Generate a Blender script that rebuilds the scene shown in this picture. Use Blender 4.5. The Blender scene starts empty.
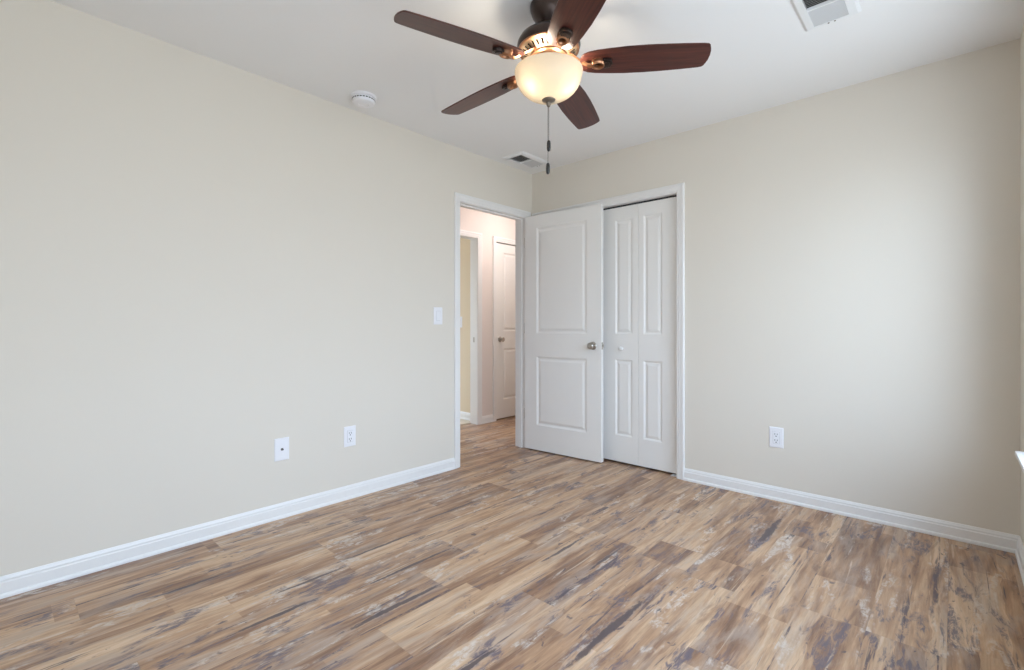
import bpy, bmesh, math, random
from mathutils import Vector, Matrix

S = bpy.context.scene
COL = S.collection
PI = math.pi

# ------------------------------------------------------------------ camera
F_PX, YAW, CX, CY, CZ, PCY = 481.777, 0.741707, 2.78694, -3.30909, 1.07565, 326.306
cam_data = bpy.data.cameras.new('camera')
cam = bpy.data.objects.new('camera', cam_data)
COL.objects.link(cam)
cam.location = (CX, CY, CZ)
cam.rotation_euler = (PI / 2, 0, YAW)
cam_data.sensor_fit = 'HORIZONTAL'
cam_data.sensor_width = 36.0
cam_data.lens = 36.0 * F_PX / 1024
cam_data.shift_y = -(335 - PCY) / 1024
cam_data.clip_start = 0.02
S.camera = cam

# ------------------------------------------------------------------ colour management
S.view_settings.view_transform = 'Standard'
S.view_settings.look = 'None'
S.view_settings.gamma = 1
S.view_settings.use_curve_mapping = False
S.view_settings.exposure = 0.0
S.cycles.max_bounces = 12
S.cycles.diffuse_bounces = 8
S.cycles.transparent_max_bounces = 16
S.cycles.sample_clamp_indirect = 6.0

# ------------------------------------------------------------------ sky outside the windows
SKY = 7.0
world = bpy.data.worlds.new('sky')
S.world = world
world.use_nodes = True
wn, wl = world.node_tree.nodes, world.node_tree.links
wn.clear()
w_out = wn.new('ShaderNodeOutputWorld')
w_bg = wn.new('ShaderNodeBackground')
w_tc = wn.new('ShaderNodeTexCoord')
w_sep = wn.new('ShaderNodeSeparateXYZ')
w_ramp = wn.new('ShaderNodeValToRGB')
w_map = wn.new('ShaderNodeMapRange')
wl.new(w_tc.outputs['Generated'], w_sep.inputs[0])
w_map.inputs['From Min'].default_value = -1
w_map.inputs['From Max'].default_value = 1
wl.new(w_sep.outputs['Z'], w_map.inputs['Value'])
wl.new(w_map.outputs[0], w_ramp.inputs[0])
cr = w_ramp.color_ramp
cr.elements[0].position = 0.0
cr.elements[0].color = (0.61, 0.66, 0.74, 1)
cr.elements[1].position = 1.0
cr.elements[1].color = (0.93, 1.20, 1.68, 1)
for pos, c in ((0.47, (0.63, 0.69, 0.78, 1)), (0.52, (0.83, 0.95, 1.17, 1)), (0.66, (1.00, 1.22, 1.58, 1))):
    e = cr.elements.new(pos)
    e.color = c
wl.new(w_ramp.outputs[0], w_bg.inputs['Color'])
w_bg.inputs['Strength'].default_value = SKY
wl.new(w_bg.outputs[0], w_out.inputs[0])


def portal(name, loc, rot, sx, sy):
    d = bpy.data.lights.new(name, 'AREA')
    d.shape = 'RECTANGLE'
    d.size, d.size_y = sx, sy
    d.cycles.is_portal = True
    o = bpy.data.objects.new(name, d)
    COL.objects.link(o)
    o.location = loc
    o.rotation_euler = rot
    return o


# right-hand window opening
WIN_Y0, WIN_Y1, WIN_Z0, WIN_Z1 = -1.70, -0.40, 0.555, 2.12
WIN2_Y0, WIN2_Y1 = -3.58, -1.95                      # unseen window added beside the camera, lights the left wall
ROOM_W, ROOM_H, FRONT_Y, WT = 3.02, 2.44, -3.75, 0.115
XW = ROOM_W + 0.14
portal('daylight_portal', (XW + 0.02, (WIN_Y0 + WIN_Y1) / 2, (WIN_Z0 + WIN_Z1) / 2), (0, PI / 2, 0),
       WIN_Z1 - WIN_Z0, WIN_Y1 - WIN_Y0)
portal('daylight_portal', (XW + 0.02, (WIN2_Y0 + WIN2_Y1) / 2, (WIN_Z0 + WIN_Z1) / 2), (0, PI / 2, 0),
       WIN_Z1 - WIN_Z0, WIN2_Y1 - WIN2_Y0)
# unseen window added to light the carpeted room across the hall
R2X = -2.9
W2_Y0, W2_Y1, W2_Z0, W2_Z1 = -1.10, 0.10, 0.45, 2.10
portal('daylight_portal', (R2X - 0.16, (W2_Y0 + W2_Y1) / 2, (W2_Z0 + W2_Z1) / 2), (0, -PI / 2, 0),
       W2_Z1 - W2_Z0, W2_Y1 - W2_Y0)


# ------------------------------------------------------------------ materials
def new_mat(name):
    m = bpy.data.materials.new(name)
    m.use_nodes = True
    nt = m.node_tree
    b = nt.nodes['Principled BSDF']
    return m, nt, b


def simple(name, col, rough=0.5, metal=0.0, spec=0.5, bump=0.0, bump_scale=200, vary=0.0, coat=0.0):
    m, nt, b = new_mat(name)
    b.inputs['Base Color'].default_value = (*col, 1)
    b.inputs['Roughness'].default_value = rough
    b.inputs['Metallic'].default_value = metal
    b.inputs['Specular IOR Level'].default_value = spec
    b.inputs['Coat Weight'].default_value = coat
    tc = nt.nodes.new('ShaderNodeTexCoord')
    if bump:
        n = nt.nodes.new('ShaderNodeTexNoise')
        n.inputs['Scale'].default_value = bump_scale
        n.inputs['Detail'].default_value = 4
        nt.links.new(tc.outputs['Object'], n.inputs['Vector'])
        bp = nt.nodes.new('ShaderNodeBump')
        bp.inputs['Strength'].default_value = bump
        bp.inputs['Distance'].default_value = 0.002
        nt.links.new(n.outputs[0], bp.inputs['Height'])
        nt.links.new(bp.outputs[0], b.inputs['Normal'])
    if vary:
        n2 = nt.nodes.new('ShaderNodeTexNoise')
        n2.inputs['Scale'].default_value = 3.0
        nt.links.new(tc.outputs['Object'], n2.inputs['Vector'])
        mx = nt.nodes.new('ShaderNodeMix')
        mx.data_type = 'RGBA'
        mx.inputs['A'].default_value = (*[c * (1 - vary) for c in col], 1)
        mx.inputs['B'].default_value = (*[min(1, c * (1 + vary)) for c in col], 1)
        nt.links.new(n2.outputs[0], mx.inputs['Factor'])
        nt.links.new(mx.outputs['Result'], b.inputs['Base Color'])
    return m


M_WALL = simple('wall_paint', (0.725, 0.678, 0.602), 0.75, spec=0.25, bump=0.10, bump_scale=260, vary=0.01)
M_TAN = simple('tan_paint', (0.72, 0.61, 0.45), 0.7, spec=0.3, bump=0.10, bump_scale=260)
M_HALL = simple('hall_paint', (0.76, 0.68, 0.635), 0.7, spec=0.3, bump=0.10, bump_scale=260)
M_CEIL = simple('ceiling_paint', (0.83, 0.83, 0.83), 0.9, spec=0.15, bump=0.2, bump_scale=160)
M_TRIM = simple('trim_paint', (0.81, 0.80, 0.785), 0.32, spec=0.5)
M_DOOR = simple('door_paint', (0.83, 0.815, 0.79), 0.38, spec=0.5, bump=0.06, bump_scale=120)
M_PLATE = simple('white_plastic', (0.84, 0.84, 0.87), 0.3)
M_SLOT = simple('dark_slot', (0.03, 0.03, 0.03), 0.6)
M_DARK = simple('shade_black', (0.03, 0.03, 0.032), 0.8)  # black in place of shade, behind the vents and above the closet leaves
M_VENT = simple('vent_enamel', (0.78, 0.79, 0.80), 0.45)
M_LOUVRE = simple('louvre_enamel', (0.60, 0.61, 0.62), 0.45)
M_NICKEL = simple('satin_nickel', (0.46, 0.43, 0.39), 0.28, metal=1.0)
M_BRONZE = simple('dark_bronze', (0.055, 0.038, 0.032), 0.30, metal=0.75, vary=0.1)
M_COPPER = simple('brushed_copper_bronze', (0.40, 0.20, 0.11), 0.30, metal=0.9, vary=0.15)
M_PEND = simple('black_pendant', (0.02, 0.018, 0.017), 0.25)
M_CHAIN = simple('chain_metal', (0.22, 0.21, 0.20), 0.35, metal=0.9)
M_FINIAL = simple('pewter_finial', (0.20, 0.165, 0.13), 0.42, metal=0.6)
M_VINYL = simple('window_vinyl', (0.84, 0.84, 0.84), 0.35)
M_CARPET = simple('cream_carpet', (0.70, 0.62, 0.50), 0.95, spec=0.1, bump=0.8, bump_scale=400, vary=0.06)


def glass_mat():
    m, nt, b = new_mat('window_glass')
    nt.nodes.remove(b)
    out = nt.nodes['Material Output']
    t = nt.nodes.new('ShaderNodeBsdfTransparent')
    t.inputs[0].default_value = (0.96, 0.98, 0.97, 1)
    g = nt.nodes.new('ShaderNodeBsdfGlossy')
    g.inputs['Roughness'].default_value = 0.02
    geo = nt.nodes.new('ShaderNodeNewGeometry')
    dot = nt.nodes.new('ShaderNodeVectorMath')
    dot.operation = 'DOT_PRODUCT'
    nt.links.new(geo.outputs['Incoming'], dot.inputs[0])
    nt.links.new(geo.outputs['Normal'], dot.inputs[1])

    def m_(op, a_, b_=0.0, c_=0.0):
        n_ = nt.nodes.new('ShaderNodeMath')
        n_.operation = op
        for v_, i_ in ((a_, 0), (b_, 1), (c_, 2)):
            if isinstance(v_, (int, float)):
                n_.inputs[i_].default_value = v_
            else:
                nt.links.new(v_, n_.inputs[i_])
        return n_

    f = m_('MULTIPLY_ADD', m_('POWER', m_('SUBTRACT', 1.0, m_('ABSOLUTE', dot.outputs['Value']).outputs[0]).outputs[0], 5.0).outputs[0], 0.9, 0.035)
    mx = nt.nodes.new('ShaderNodeMixShader')
    nt.links.new(f.outputs[0], mx.inputs[0])
    nt.links.new(t.outputs[0], mx.inputs[1])
    nt.links.new(g.outputs[0], mx.inputs[2])
    nt.links.new(mx.outputs[0], out.inputs[0])
    return m


M_GLASS = glass_mat()


def bowl_mat(name='alabaster_glass', col=(0.78, 0.73, 0.64), trans=(0.106, 0.094, 0.078)):
    m, nt, b = new_mat(name)
    nt.nodes.remove(b)
    out = nt.nodes['Material Output']
    tr = nt.nodes.new('ShaderNodeBsdfTranslucent')
    di = nt.nodes.new('ShaderNodeBsdfDiffuse')
    gl = nt.nodes.new('ShaderNodeBsdfGlossy')
    gl.inputs['Roughness'].default_value = 0.25
    tc = nt.nodes.new('ShaderNodeTexCoord')
    n = nt.nodes.new('ShaderNodeTexNoise')
    n.inputs['Scale'].default_value = 9
    n.inputs['Detail'].default_value = 5
    n.inputs['Distortion'].default_value = 1.2
    nt.links.new(tc.outputs['Object'], n.inputs['Vector'])
    mc = nt.nodes.new('ShaderNodeMix')
    mc.data_type = 'RGBA'
    mc.inputs['A'].default_value = (*[c * 0.93 for c in col], 1)
    mc.inputs['B'].default_value = (*[min(1, c * 1.03) for c in col], 1)
    nt.links.new(n.outputs[0], mc.inputs['Factor'])
    dim = nt.nodes.new('ShaderNodeMix')
    dim.data_type = 'RGBA'
    dim.blend_type = 'MULTIPLY'
    dim.inputs['Factor'].default_value = 1
    dim.inputs['B'].default_value = (*trans, 1)
    nt.links.new(mc.outputs['Result'], dim.inputs['A'])
    nt.links.new(dim.outputs['Result'], tr.inputs[0])
    nt.links.new(mc.outputs['Result'], di.inputs[0])
    m1 = nt.nodes.new('ShaderNodeMixShader')
    m1.inputs[0].default_value = 0.45
    nt.links.new(tr.outputs[0], m1.inputs[1])
    nt.links.new(di.outputs[0], m1.inputs[2])
    m2 = nt.nodes.new('ShaderNodeMixShader')
    m2.inputs[0].default_value = 0.025
    nt.links.new(m1.outputs[0], m2.inputs[1])
    nt.links.new(gl.outputs[0], m2.inputs[2])
    nt.links.new(m2.outputs[0], out.inputs[0])
    return m


M_BOWL = bowl_mat()
M_CLEAR = glass_mat()


def emit_mat(name, col, strength):
    m, nt, b = new_mat(name)
    b.inputs['Base Color'].default_value = (*col, 1)
    b.inputs['Emission Color'].default_value = (*col, 1)
    b.inputs['Emission Strength'].default_value = strength
    return m


M_BULB = emit_mat('lit_bulb', (1.0, 0.87, 0.70), 160.0)
M_HALLBULB = emit_mat('hall_bulb', (1.0, 0.86, 0.74), 70.0)


def blade_mat():
    m, nt, b = new_mat('blade_mahogany')
    tc = nt.nodes.new('ShaderNodeTexCoord')
    mp = nt.nodes.new('ShaderNodeMapping')
    mp.inputs['Scale'].default_value = (3, 60, 60)
    nt.links.new(tc.outputs['Object'], mp.inputs[0])
    n = nt.nodes.new('ShaderNodeTexNoise')
    n.inputs['Scale'].default_value = 1.5
    n.inputs['Detail'].default_value = 6
    n.inputs['Distortion'].default_value = 0.6
    nt.links.new(mp.outputs[0], n.inputs['Vector'])
    r = nt.nodes.new('ShaderNodeValToRGB')
    r.color_ramp.elements[0].position = 0.3
    r.color_ramp.elements[0].color = (0.040, 0.010, 0.008, 1)
    r.color_ramp.elements[1].position = 0.72
    r.color_ramp.elements[1].color = (0.100, 0.026, 0.016, 1)
    nt.links.new(n.outputs[0], r.inputs[0])
    nt.links.new(r.outputs[0], b.inputs['Base Color'])
    b.inputs['Roughness'].default_value = 0.34
    b.inputs['Coat Weight'].default_value = 0.08
    b.inputs['Specular IOR Level'].default_value = 0.38
    b.inputs['Coat Roughness'].default_value = 0.2
    return m


M_BLADE = blade_mat()


# node shorthand for the floor
def floor_mat():
    m, nt, b = new_mat('distressed_plank')
    N, L = nt.nodes, nt.links

    def sock(v, inp):
        if isinstance(v, (int, float)):
            inp.default_value = v
        else:
            L.new(v, inp)

    def math_(op, a, b_=0.0, c=0.0, clamp=False):
        n = N.new('ShaderNodeMath')
        n.operation = op
        n.use_clamp = clamp
        sock(a, n.inputs[0]); sock(b_, n.inputs[1]); sock(c, n.inputs[2])
        return n.outputs[0]

    def comb(x, y, z=0.0):
        n = N.new('ShaderNodeCombineXYZ')
        sock(x, n.inputs[0]); sock(y, n.inputs[1]); sock(z, n.inputs[2])
        return n.outputs[0]

    def noise(vec, scale, detail=4, rough=0.55, dist=0.0):
        n = N.new('ShaderNodeTexNoise')
        n.inputs['Scale'].default_value = scale
        n.inputs['Detail'].default_value = detail
        n.inputs['Roughness'].default_value = rough
        n.inputs['Distortion'].default_value = dist
        L.new(vec, n.inputs['Vector'])
        return n.outputs[0]

    def white(vec):
        n = N.new('ShaderNodeTexWhiteNoise')
        n.noise_dimensions = '3D'
        L.new(vec, n.inputs['Vector'])
        return n.outputs['Value']

    def ramp(fac, stops, interp='LINEAR'):
        n = N.new('ShaderNodeValToRGB')
        n.color_ramp.interpolation = interp
        els = n.color_ramp.elements
        els[0].position, els[0].color = stops[0][0], (*stops[0][1], 1)
        els[1].position, els[1].color = stops[-1][0], (*stops[-1][1], 1)
        for p_, c_ in stops[1:-1]:
            e_ = els.new(p_); e_.color = (*c_, 1)
        L.new(fac, n.inputs[0])
        return n.outputs[0]

    def smooth(v, a, b_):
        n = N.new('ShaderNodeMapRange')
        n.interpolation_type = 'SMOOTHSTEP'
        sock(v, n.inputs['Value'])
        n.inputs['From Min'].default_value = a
        n.inputs['From Max'].default_value = b_
        return n.outputs[0]

    def mix(f, a, b_, mode='MIX'):
        n = N.new('ShaderNodeMix')
        n.data_type = 'RGBA'
        n.blend_type = mode
        sock(f, n.inputs['Factor'])
        for v, i in ((a, n.inputs['A']), (b_, n.inputs['B'])):
            if isinstance(v, tuple):
                i.default_value = (*v, 1)
            else:
                L.new(v, i)
        return n.outputs['Result']

    tc = N.new('ShaderNodeTexCoord')
    sp = N.new('ShaderNodeSeparateXYZ')
    L.new(tc.outputs['Object'], sp.inputs[0])
    X, Y = sp.outputs[0], sp.outputs[1]
    PW, PL = 0.213, 1.22
    u = math_('DIVIDE', math_('SUBTRACT', X, 0.215), PW)
    row = math_('FLOOR', u)
    off = white(comb(row, 3.7, 1.3))
    v = math_('ADD', math_('DIVIDE', Y, PL), off)
    colm = math_('FLOOR', v)
    fu = math_('SUBTRACT', u, row)
    fv = math_('SUBTRACT', v, colm)
    pid = white(comb(row, colm, 0.5))
    pid2 = white(comb(row, colm, 7.5))
    # per-plank shifted texture space
    px = math_('ADD', X, math_('MULTIPLY', pid, 17.0))
    py = math_('ADD', Y, math_('MULTIPLY', pid2, 31.0))

    def nz(sx, sy, z, detail=4, rough=0.55, dist=0.0):
        return noise(comb(math_('MULTIPLY', px, sx), math_('MULTIPLY', py, sy), z), 1.0, detail, rough, dist)

    # narrow printed strips inside each board, with wandering edges
    wv = math_('MULTIPLY', math_('SUBTRACT', nz(5.0, 2.2, 31.0, 3), 0.5), 1.1)
    su = math_('ADD', math_('MULTIPLY', fu, 2.6), wv)
    srow = math_('FLOOR', su)
    seg = math_('FLOOR', math_('ADD', math_('MULTIPLY', fv, 1.7), math_('MULTIPLY', pid2, 3.0)))
    sid = white(comb(math_('ADD', srow, math_('MULTIPLY', pid, 57.0)), seg, 3.3))
    g1 = nz(13.0, 1.5, 0.0, 6, 0.62, 1.4)
    g2 = nz(85.0, 5.0, 2.0, 6, 0.7, 0.5)
    g3 = nz(34.0, 2.4, 6.0, 5, 0.65, 0.8)
    tone = math_('ADD', math_('ADD', math_('MULTIPLY', g1, 0.62), math_('MULTIPLY', pid, 0.09)),
                 math_('ADD', math_('MULTIPLY', sid, 0.20), math_('MULTIPLY', math_('SUBTRACT', g3, 0.5), 0.42)))
    base = ramp(tone, [(0.20, (0.135, 0.068, 0.042)), (0.34, (0.262, 0.142, 0.082)), (0.45, (0.415, 0.247, 0.142)),
                       (0.56, (0.545, 0.358, 0.220)), (0.68, (0.640, 0.462, 0.310)), (0.85, (0.720, 0.560, 0.410))])
    grain = math_('MULTIPLY_ADD', g2, 0.70, 0.68)
    gcol = N.new('ShaderNodeCombineColor')
    for i in range(3):
        L.new(grain, gcol.inputs[i])
    c = mix(1.0, base, gcol.outputs[0], 'MULTIPLY')
    rag = nz(60.0, 14.0, 14.0, 5, 0.75, 0.8)
    rag2 = nz(38.0, 22.0, 17.0, 5, 0.75, 0.6)
    # greyed weathering
    wz = nz(8.0, 1.7, 9.0, 6, 0.7, 1.0)
    c = mix(math_('MULTIPLY', smooth(wz, 0.46, 0.66), 0.50), c, (0.44, 0.36, 0.30))
    # brown rubbed bands
    bz = nz(10.0, 1.1, 19.0, 5, 0.65, 1.2)
    c = mix(math_('MULTIPLY', smooth(bz, 0.57, 0.68), 0.55), c, (0.17, 0.085, 0.055))
    # pale scraped patches
    s1 = nz(12.0, 2.2, 4.0, 4, 0.6, 0.8)
    pale = math_('MULTIPLY', smooth(s1, 0.555, 0.65), smooth(rag2, 0.40, 0.60))
    c = mix(math_('MULTIPLY', pale, 0.80), c, (0.64, 0.57, 0.50))
    lines = math_('MULTIPLY', smooth(nz(44.0, 1.6, 24.0, 4, 0.6, 0.6), 0.60, 0.70), smooth(nz(7.0, 1.5, 26.0, 3), 0.45, 0.6))
    c = mix(math_('MULTIPLY', lines, 0.60), c, (0.70, 0.56, 0.42))
    # blue-grey blotches
    d1 = nz(12.0, 2.6, 12.0, 5, 0.66, 1.0)
    clus = smooth(noise(comb(math_('MULTIPLY', X, 3.2), math_('MULTIPLY', Y, 1.6), 8.0), 1.0, 2, 0.5, 0.6), 0.32, 0.52)
    dk = math_('MULTIPLY', math_('MULTIPLY', smooth(d1, 0.53, 0.62), smooth(rag, 0.38, 0.56)), clus)
    c = mix(math_('MULTIPLY', dk, 0.88), c, (0.125, 0.103, 0.128))
    # thin dark splits
    d3 = nz(30.0, 1.5, 41.0, 4, 0.6, 0.7)
    dl = math_('MULTIPLY', smooth(d3, 0.605, 0.665), smooth(rag, 0.34, 0.54))
    c = mix(math_('MULTIPLY', dl, 0.88), c, (0.075, 0.056, 0.072))
    # small knots
    k1 = nz(26.0, 12.0, 21.0, 3, 0.6, 0.6)
    kk = math_('MULTIPLY', smooth(k1, 0.655, 0.71), clus)
    c = mix(math_('MULTIPLY', kk, 0.85), c, (0.095, 0.070, 0.080))
    # the long dark gouges printed on particular boards
    wob = noise(comb(math_('MULTIPLY', X, 60.0), math_('MULTIPLY', Y, 16.0), 0.3), 1.0, 5, 0.75)
    wx = math_('MULTIPLY', math_('SUBTRACT', noise(comb(0.0, math_('MULTIPLY', Y, 5.0), 5.0), 1.0, 4, 0.6), 0.5), 0.022)
    XW_ = math_('ADD', X, wx)
    gouges = [(1.889, -1.79, 0.015, 0.40), (1.207, -2.25, 0.012, 0.38), (2.075, -0.53, 0.020, 0.32),
              (0.72, -2.00, 0.008, 0.34), (0.99, -2.02, 0.009, 0.36), (0.62, -1.42, 0.008, 0.34),
              (1.66, -2.30, 0.010, 0.20), (0.93, -2.58, 0.009, 0.26), (1.60, -1.38, 0.008, 0.22),
              (1.40, -1.42, 0.009, 0.26), (0.45, -2.72, 0.008, 0.20), (0.78, -2.36, 0.008, 0.24)]
    tot = None
    for gx, gy, hw, hl in gouges:
        ex = math_('DIVIDE', math_('SUBTRACT', XW_, gx), hw * 1.3)
        ey = math_('DIVIDE', math_('SUBTRACT', Y, gy), hl)
        r2 = math_('ADD', math_('MULTIPLY', ex, ex), math_('ABSOLUTE', ey))
        val = math_('SUBTRACT', math_('MULTIPLY', wob, 1.9), r2)
        tot = val if tot is None else math_('MAXIMUM', tot, val)
    halo = math_('MULTIPLY', smooth(tot, -0.9, 0.2), smooth(rag2, 0.42, 0.58))
    c = mix(math_('MULTIPLY', halo, 0.35), c, (0.42, 0.36, 0.34))
    c = mix(math_('MULTIPLY', smooth(tot, 0.10, 0.50), 0.90), c, (0.080, 0.058, 0.062))
    # seams between boards
    eu = math_('MULTIPLY', math_('MINIMUM', fu, math_('SUBTRACT', 1.0, fu)), PW)
    ev = math_('MULTIPLY', math_('MINIMUM', fv, math_('SUBTRACT', 1.0, fv)), PL)
    edge = math_('MINIMUM', eu, ev)
    seam = math_('SUBTRACT', 1.0, smooth(edge, 0.0004, 0.0018))
    c = mix(math_('MULTIPLY', seam, 0.14), c, (0.07, 0.045, 0.035))
    L.new(c, b.inputs['Base Color'])
    rg = math_('MULTIPLY_ADD', g2, 0.16, 0.34)
    L.new(rg, b.inputs['Roughness'])
    b.inputs['Specular IOR Level'].default_value = 0.5
    bp = N.new('ShaderNodeBump')
    bp.inputs['Strength'].default_value = 0.25
    bp.inputs['Distance'].default_value = 0.0012
    hgt = math_('SUBTRACT', math_('MULTIPLY', g2, 0.5), seam)
    L.new(hgt, bp.inputs['Height'])
    L.new(bp.outputs[0], b.inputs['Normal'])
    return m


M_FLOOR = floor_mat()


# ------------------------------------------------------------------ mesh helpers
def add_box(bm, x0, x1, y0, y1, z0, z1):
    vs = [bm.verts.new((x, y, z)) for x in (x0, x1) for y in (y0, y1) for z in (z0, z1)]
    for f in ((0, 1, 3, 2), (4, 6, 7, 5), (0, 4, 5, 1), (2, 3, 7, 6), (0, 2, 6, 4), (1, 5, 7, 3)):
        bm.faces.new([vs[i] for i in f])
    return vs


def add_lathe(bm, prof, mat=None, n=48, cap=True):
    """prof: list of (r, z); around local z; mat: a Matrix placing it."""
    mat = mat or Matrix()
    rings = []
    for r, z in prof:
        if r < 1e-6:
            rings.append([bm.verts.new(mat @ Vector((0, 0, z)))])
        else:
            rings.append([bm.verts.new(mat @ Vector((r * math.cos(2 * PI * i / n), r * math.sin(2 * PI * i / n), z)))
                          for i in range(n)])
    for a, b in zip(rings, rings[1:]):
        for i in range(n):
            j = (i + 1) % n
            if len(a) == 1 and len(b) == 1:
                continue
            if len(a) == 1:
                bm.faces.new((a[0], b[j], b[i]))
            elif len(b) == 1:
                bm.faces.new((a[i], a[j], b[0]))
            else:
                bm.faces.new((a[i], a[j], b[j], b[i]))
    if cap:
        for rg in (rings[0], rings[-1]):
            if len(rg) > 2:
                bm.faces.new(rg)


def add_tube(bm, pts, r, n=10):
    rings = []
    for k, p in enumerate(pts):
        p = Vector(p)
        t = (Vector(pts[min(k + 1, len(pts) - 1)]) - Vector(pts[max(k - 1, 0)])).normalized()
        a = t.orthogonal().normalized() if abs(t.z) > 0.95 else Vector((0, 0, 1)).cross(t).normalized()
        b = t.cross(a)
        rr = r[k] if isinstance(r, (list, tuple)) else r
        rings.append([bm.verts.new(p + a * rr * math.cos(2 * PI * i / n) + b * rr * math.sin(2 * PI * i / n))
                      for i in range(n)])
    for a, b in zip(rings, rings[1:]):
        for i in range(n):
            j = (i + 1) % n
            bm.faces.new((a[i], a[j], b[j], b[i]))
    bm.faces.new(rings[0]); bm.faces.new(rings[-1])


def add_prism(bm, outline, z0, z1, mat=None):
    mat = mat or Matrix()
    lo = [bm.verts.new(mat @ Vector((x, y, z0))) for x, y in outline]
    hi = [bm.verts.new(mat @ Vector((x, y, z1))) for x, y in outline]
    n = len(outline)
    for i in range(n):
        j = (i + 1) % n
        bm.faces.new((lo[i], lo[j], hi[j], hi[i]))
    bm.faces.new(lo); bm.faces.new(hi)


def obj(name, bm, mat, parent=None, smooth=None, bevel=0.0, loc=None):
    bmesh.ops.recalc_face_normals(bm, faces=bm.faces[:])
    me = bpy.data.meshes.new(name)
    bm.to_mesh(me)
    bm.free()
    me.materials.append(mat)
    o = bpy.data.objects.new(name, me)
    COL.objects.link(o)
    if parent:
        o.parent = parent
    if loc:
        o.location = loc
    if smooth is not None:
        for p in me.polygons:
            p.use_smooth = True
        lim = math.radians(smooth)
        if smooth < 180:
            b2 = bmesh.new(); b2.from_mesh(me)
            for e in b2.edges:
                if len(e.link_faces) == 2 and e.calc_face_angle(0) > lim:
                    e.smooth = False
            b2.to_mesh(me); b2.free()
    if bevel:
        md = o.modifiers.new('bevel', 'BEVEL')
        md.width = bevel
        md.segments = 2
        md.limit_method = 'ANGLE'
        md.angle_limit = math.radians(40)
    return o


def tag(o, label, cat, group=None, kind=None):
    o['label'] = label
    o['category'] = cat
    if group:
        o['group'] = group
    if kind:
        o['kind'] = kind
    return o


def struct(o, label, cat):
    return tag(o, label, cat, kind='structure')


def empty(name, loc=(0, 0, 0), rot=(0, 0, 0)):
    o = bpy.data.objects.new(name, None)
    o.empty_display_size = 0.1
    COL.objects.link(o)
    o.location = loc
    o.rotation_euler = rot
    return o


def wall_boxes(bm, axis, t0, t1, u0, u1, z0, z1, holes):
    """Wall slab between t0 and t1 on `axis` ('x' or 'y'), running u0..u1, with rectangular holes (ua, ub, za, zb)."""
    us = sorted({u0, u1, *[h[0] for h in holes], *[h[1] for h in holes]})
    zs = sorted({z0, z1, *[h[2] for h in holes], *[h[3] for h in holes]})
    for a, b in zip(us, us[1:]):
        run = None
        cells = []
        for c, d in zip(zs, zs[1:]):
            um, zm = (a + b) / 2, (c + d) / 2
            if any(h[0] < um < h[1] and h[2] < zm < h[3] for h in holes):
                if run: cells.append(run); run = None
            else:
                run = (run[0], d) if run else (c, d)
        if run: cells.append(run)
        for c, d in cells:
            if axis == 'x':
                add_box(bm, t0, t1, a, b, c, d)
            else:
                add_box(bm, a, b, t0, t1, c, d)


def sweep_casing(bm, mapf, u0, u1, ztop, prof, left=True, right=True):
    """Casing around an opening: profile (d, h) with d away from the opening, h off the wall; mitred corners."""
    path = []
    stations = [lambda d: (u0 - d, 0.0), lambda d: (u0 - d, ztop + d), lambda d: (u1 + d, ztop + d), lambda d: (u1 + d, 0.0)]
    rings = [[bm.verts.new(mapf(*st(d), h)) for d, h in prof] for st in stations]
    n = len(prof)
    for a, b in zip(rings, rings[1:]):
        for i in range(n):
            j = (i + 1) % n
            bm.faces.new((a[i], a[j], b[j], b[i]))
    bm.faces.new(rings[0]); bm.faces.new(rings[-1])


CASING = [(0.004, 0.0), (0.004, 0.008), (0.007, 0.0095), (0.018, 0.0095), (0.022, 0.0125), (0.040, 0.0135),
          (0.044, 0.0165), (0.056, 0.0165), (0.060, 0.0135), (0.060, 0.0)]
BASE = [(0.0, 0.0), (0.0185, 0.0), (0.0185, 0.009), (0.0165, 0.015), (0.0125, 0.018), (0.0125, 0.058),
        (0.0095, 0.063), (0.0095, 0.070), (0.0055, 0.078), (0.0035, 0.083), (0.0, 0.083)]


def sweep_base(bm, p0, p1, nrm, e0=0, e1=0):
    """Baseboard from p0 to p1 (xy), standing out along nrm; e0/e1 = +1 inside-corner mitre."""
    p0, p1, nrm = Vector(p0), Vector(p1), Vector(nrm)
    t = (p1 - p0).normalized()
    ra = [bm.verts.new((*(p0 + nrm * o + t * o * e0), z)) for o, z in BASE]
    rb = [bm.verts.new((*(p1 + nrm * o - t * o * e1), z)) for o, z in BASE]
    n = len(BASE)
    for i in range(n):
        j = (i + 1) % n
        bm.faces.new((ra[i], ra[j], rb[j], rb[i]))
    bm.faces.new(ra); bm.faces.new(rb)


RINGS = [(0.0, 0.0), (0.004, 0.003), (0.014, 0.0085), (0.021, 0.0090), (0.027, 0.0075), (0.038, 0.0025), (0.043, 0.0018)]


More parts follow.
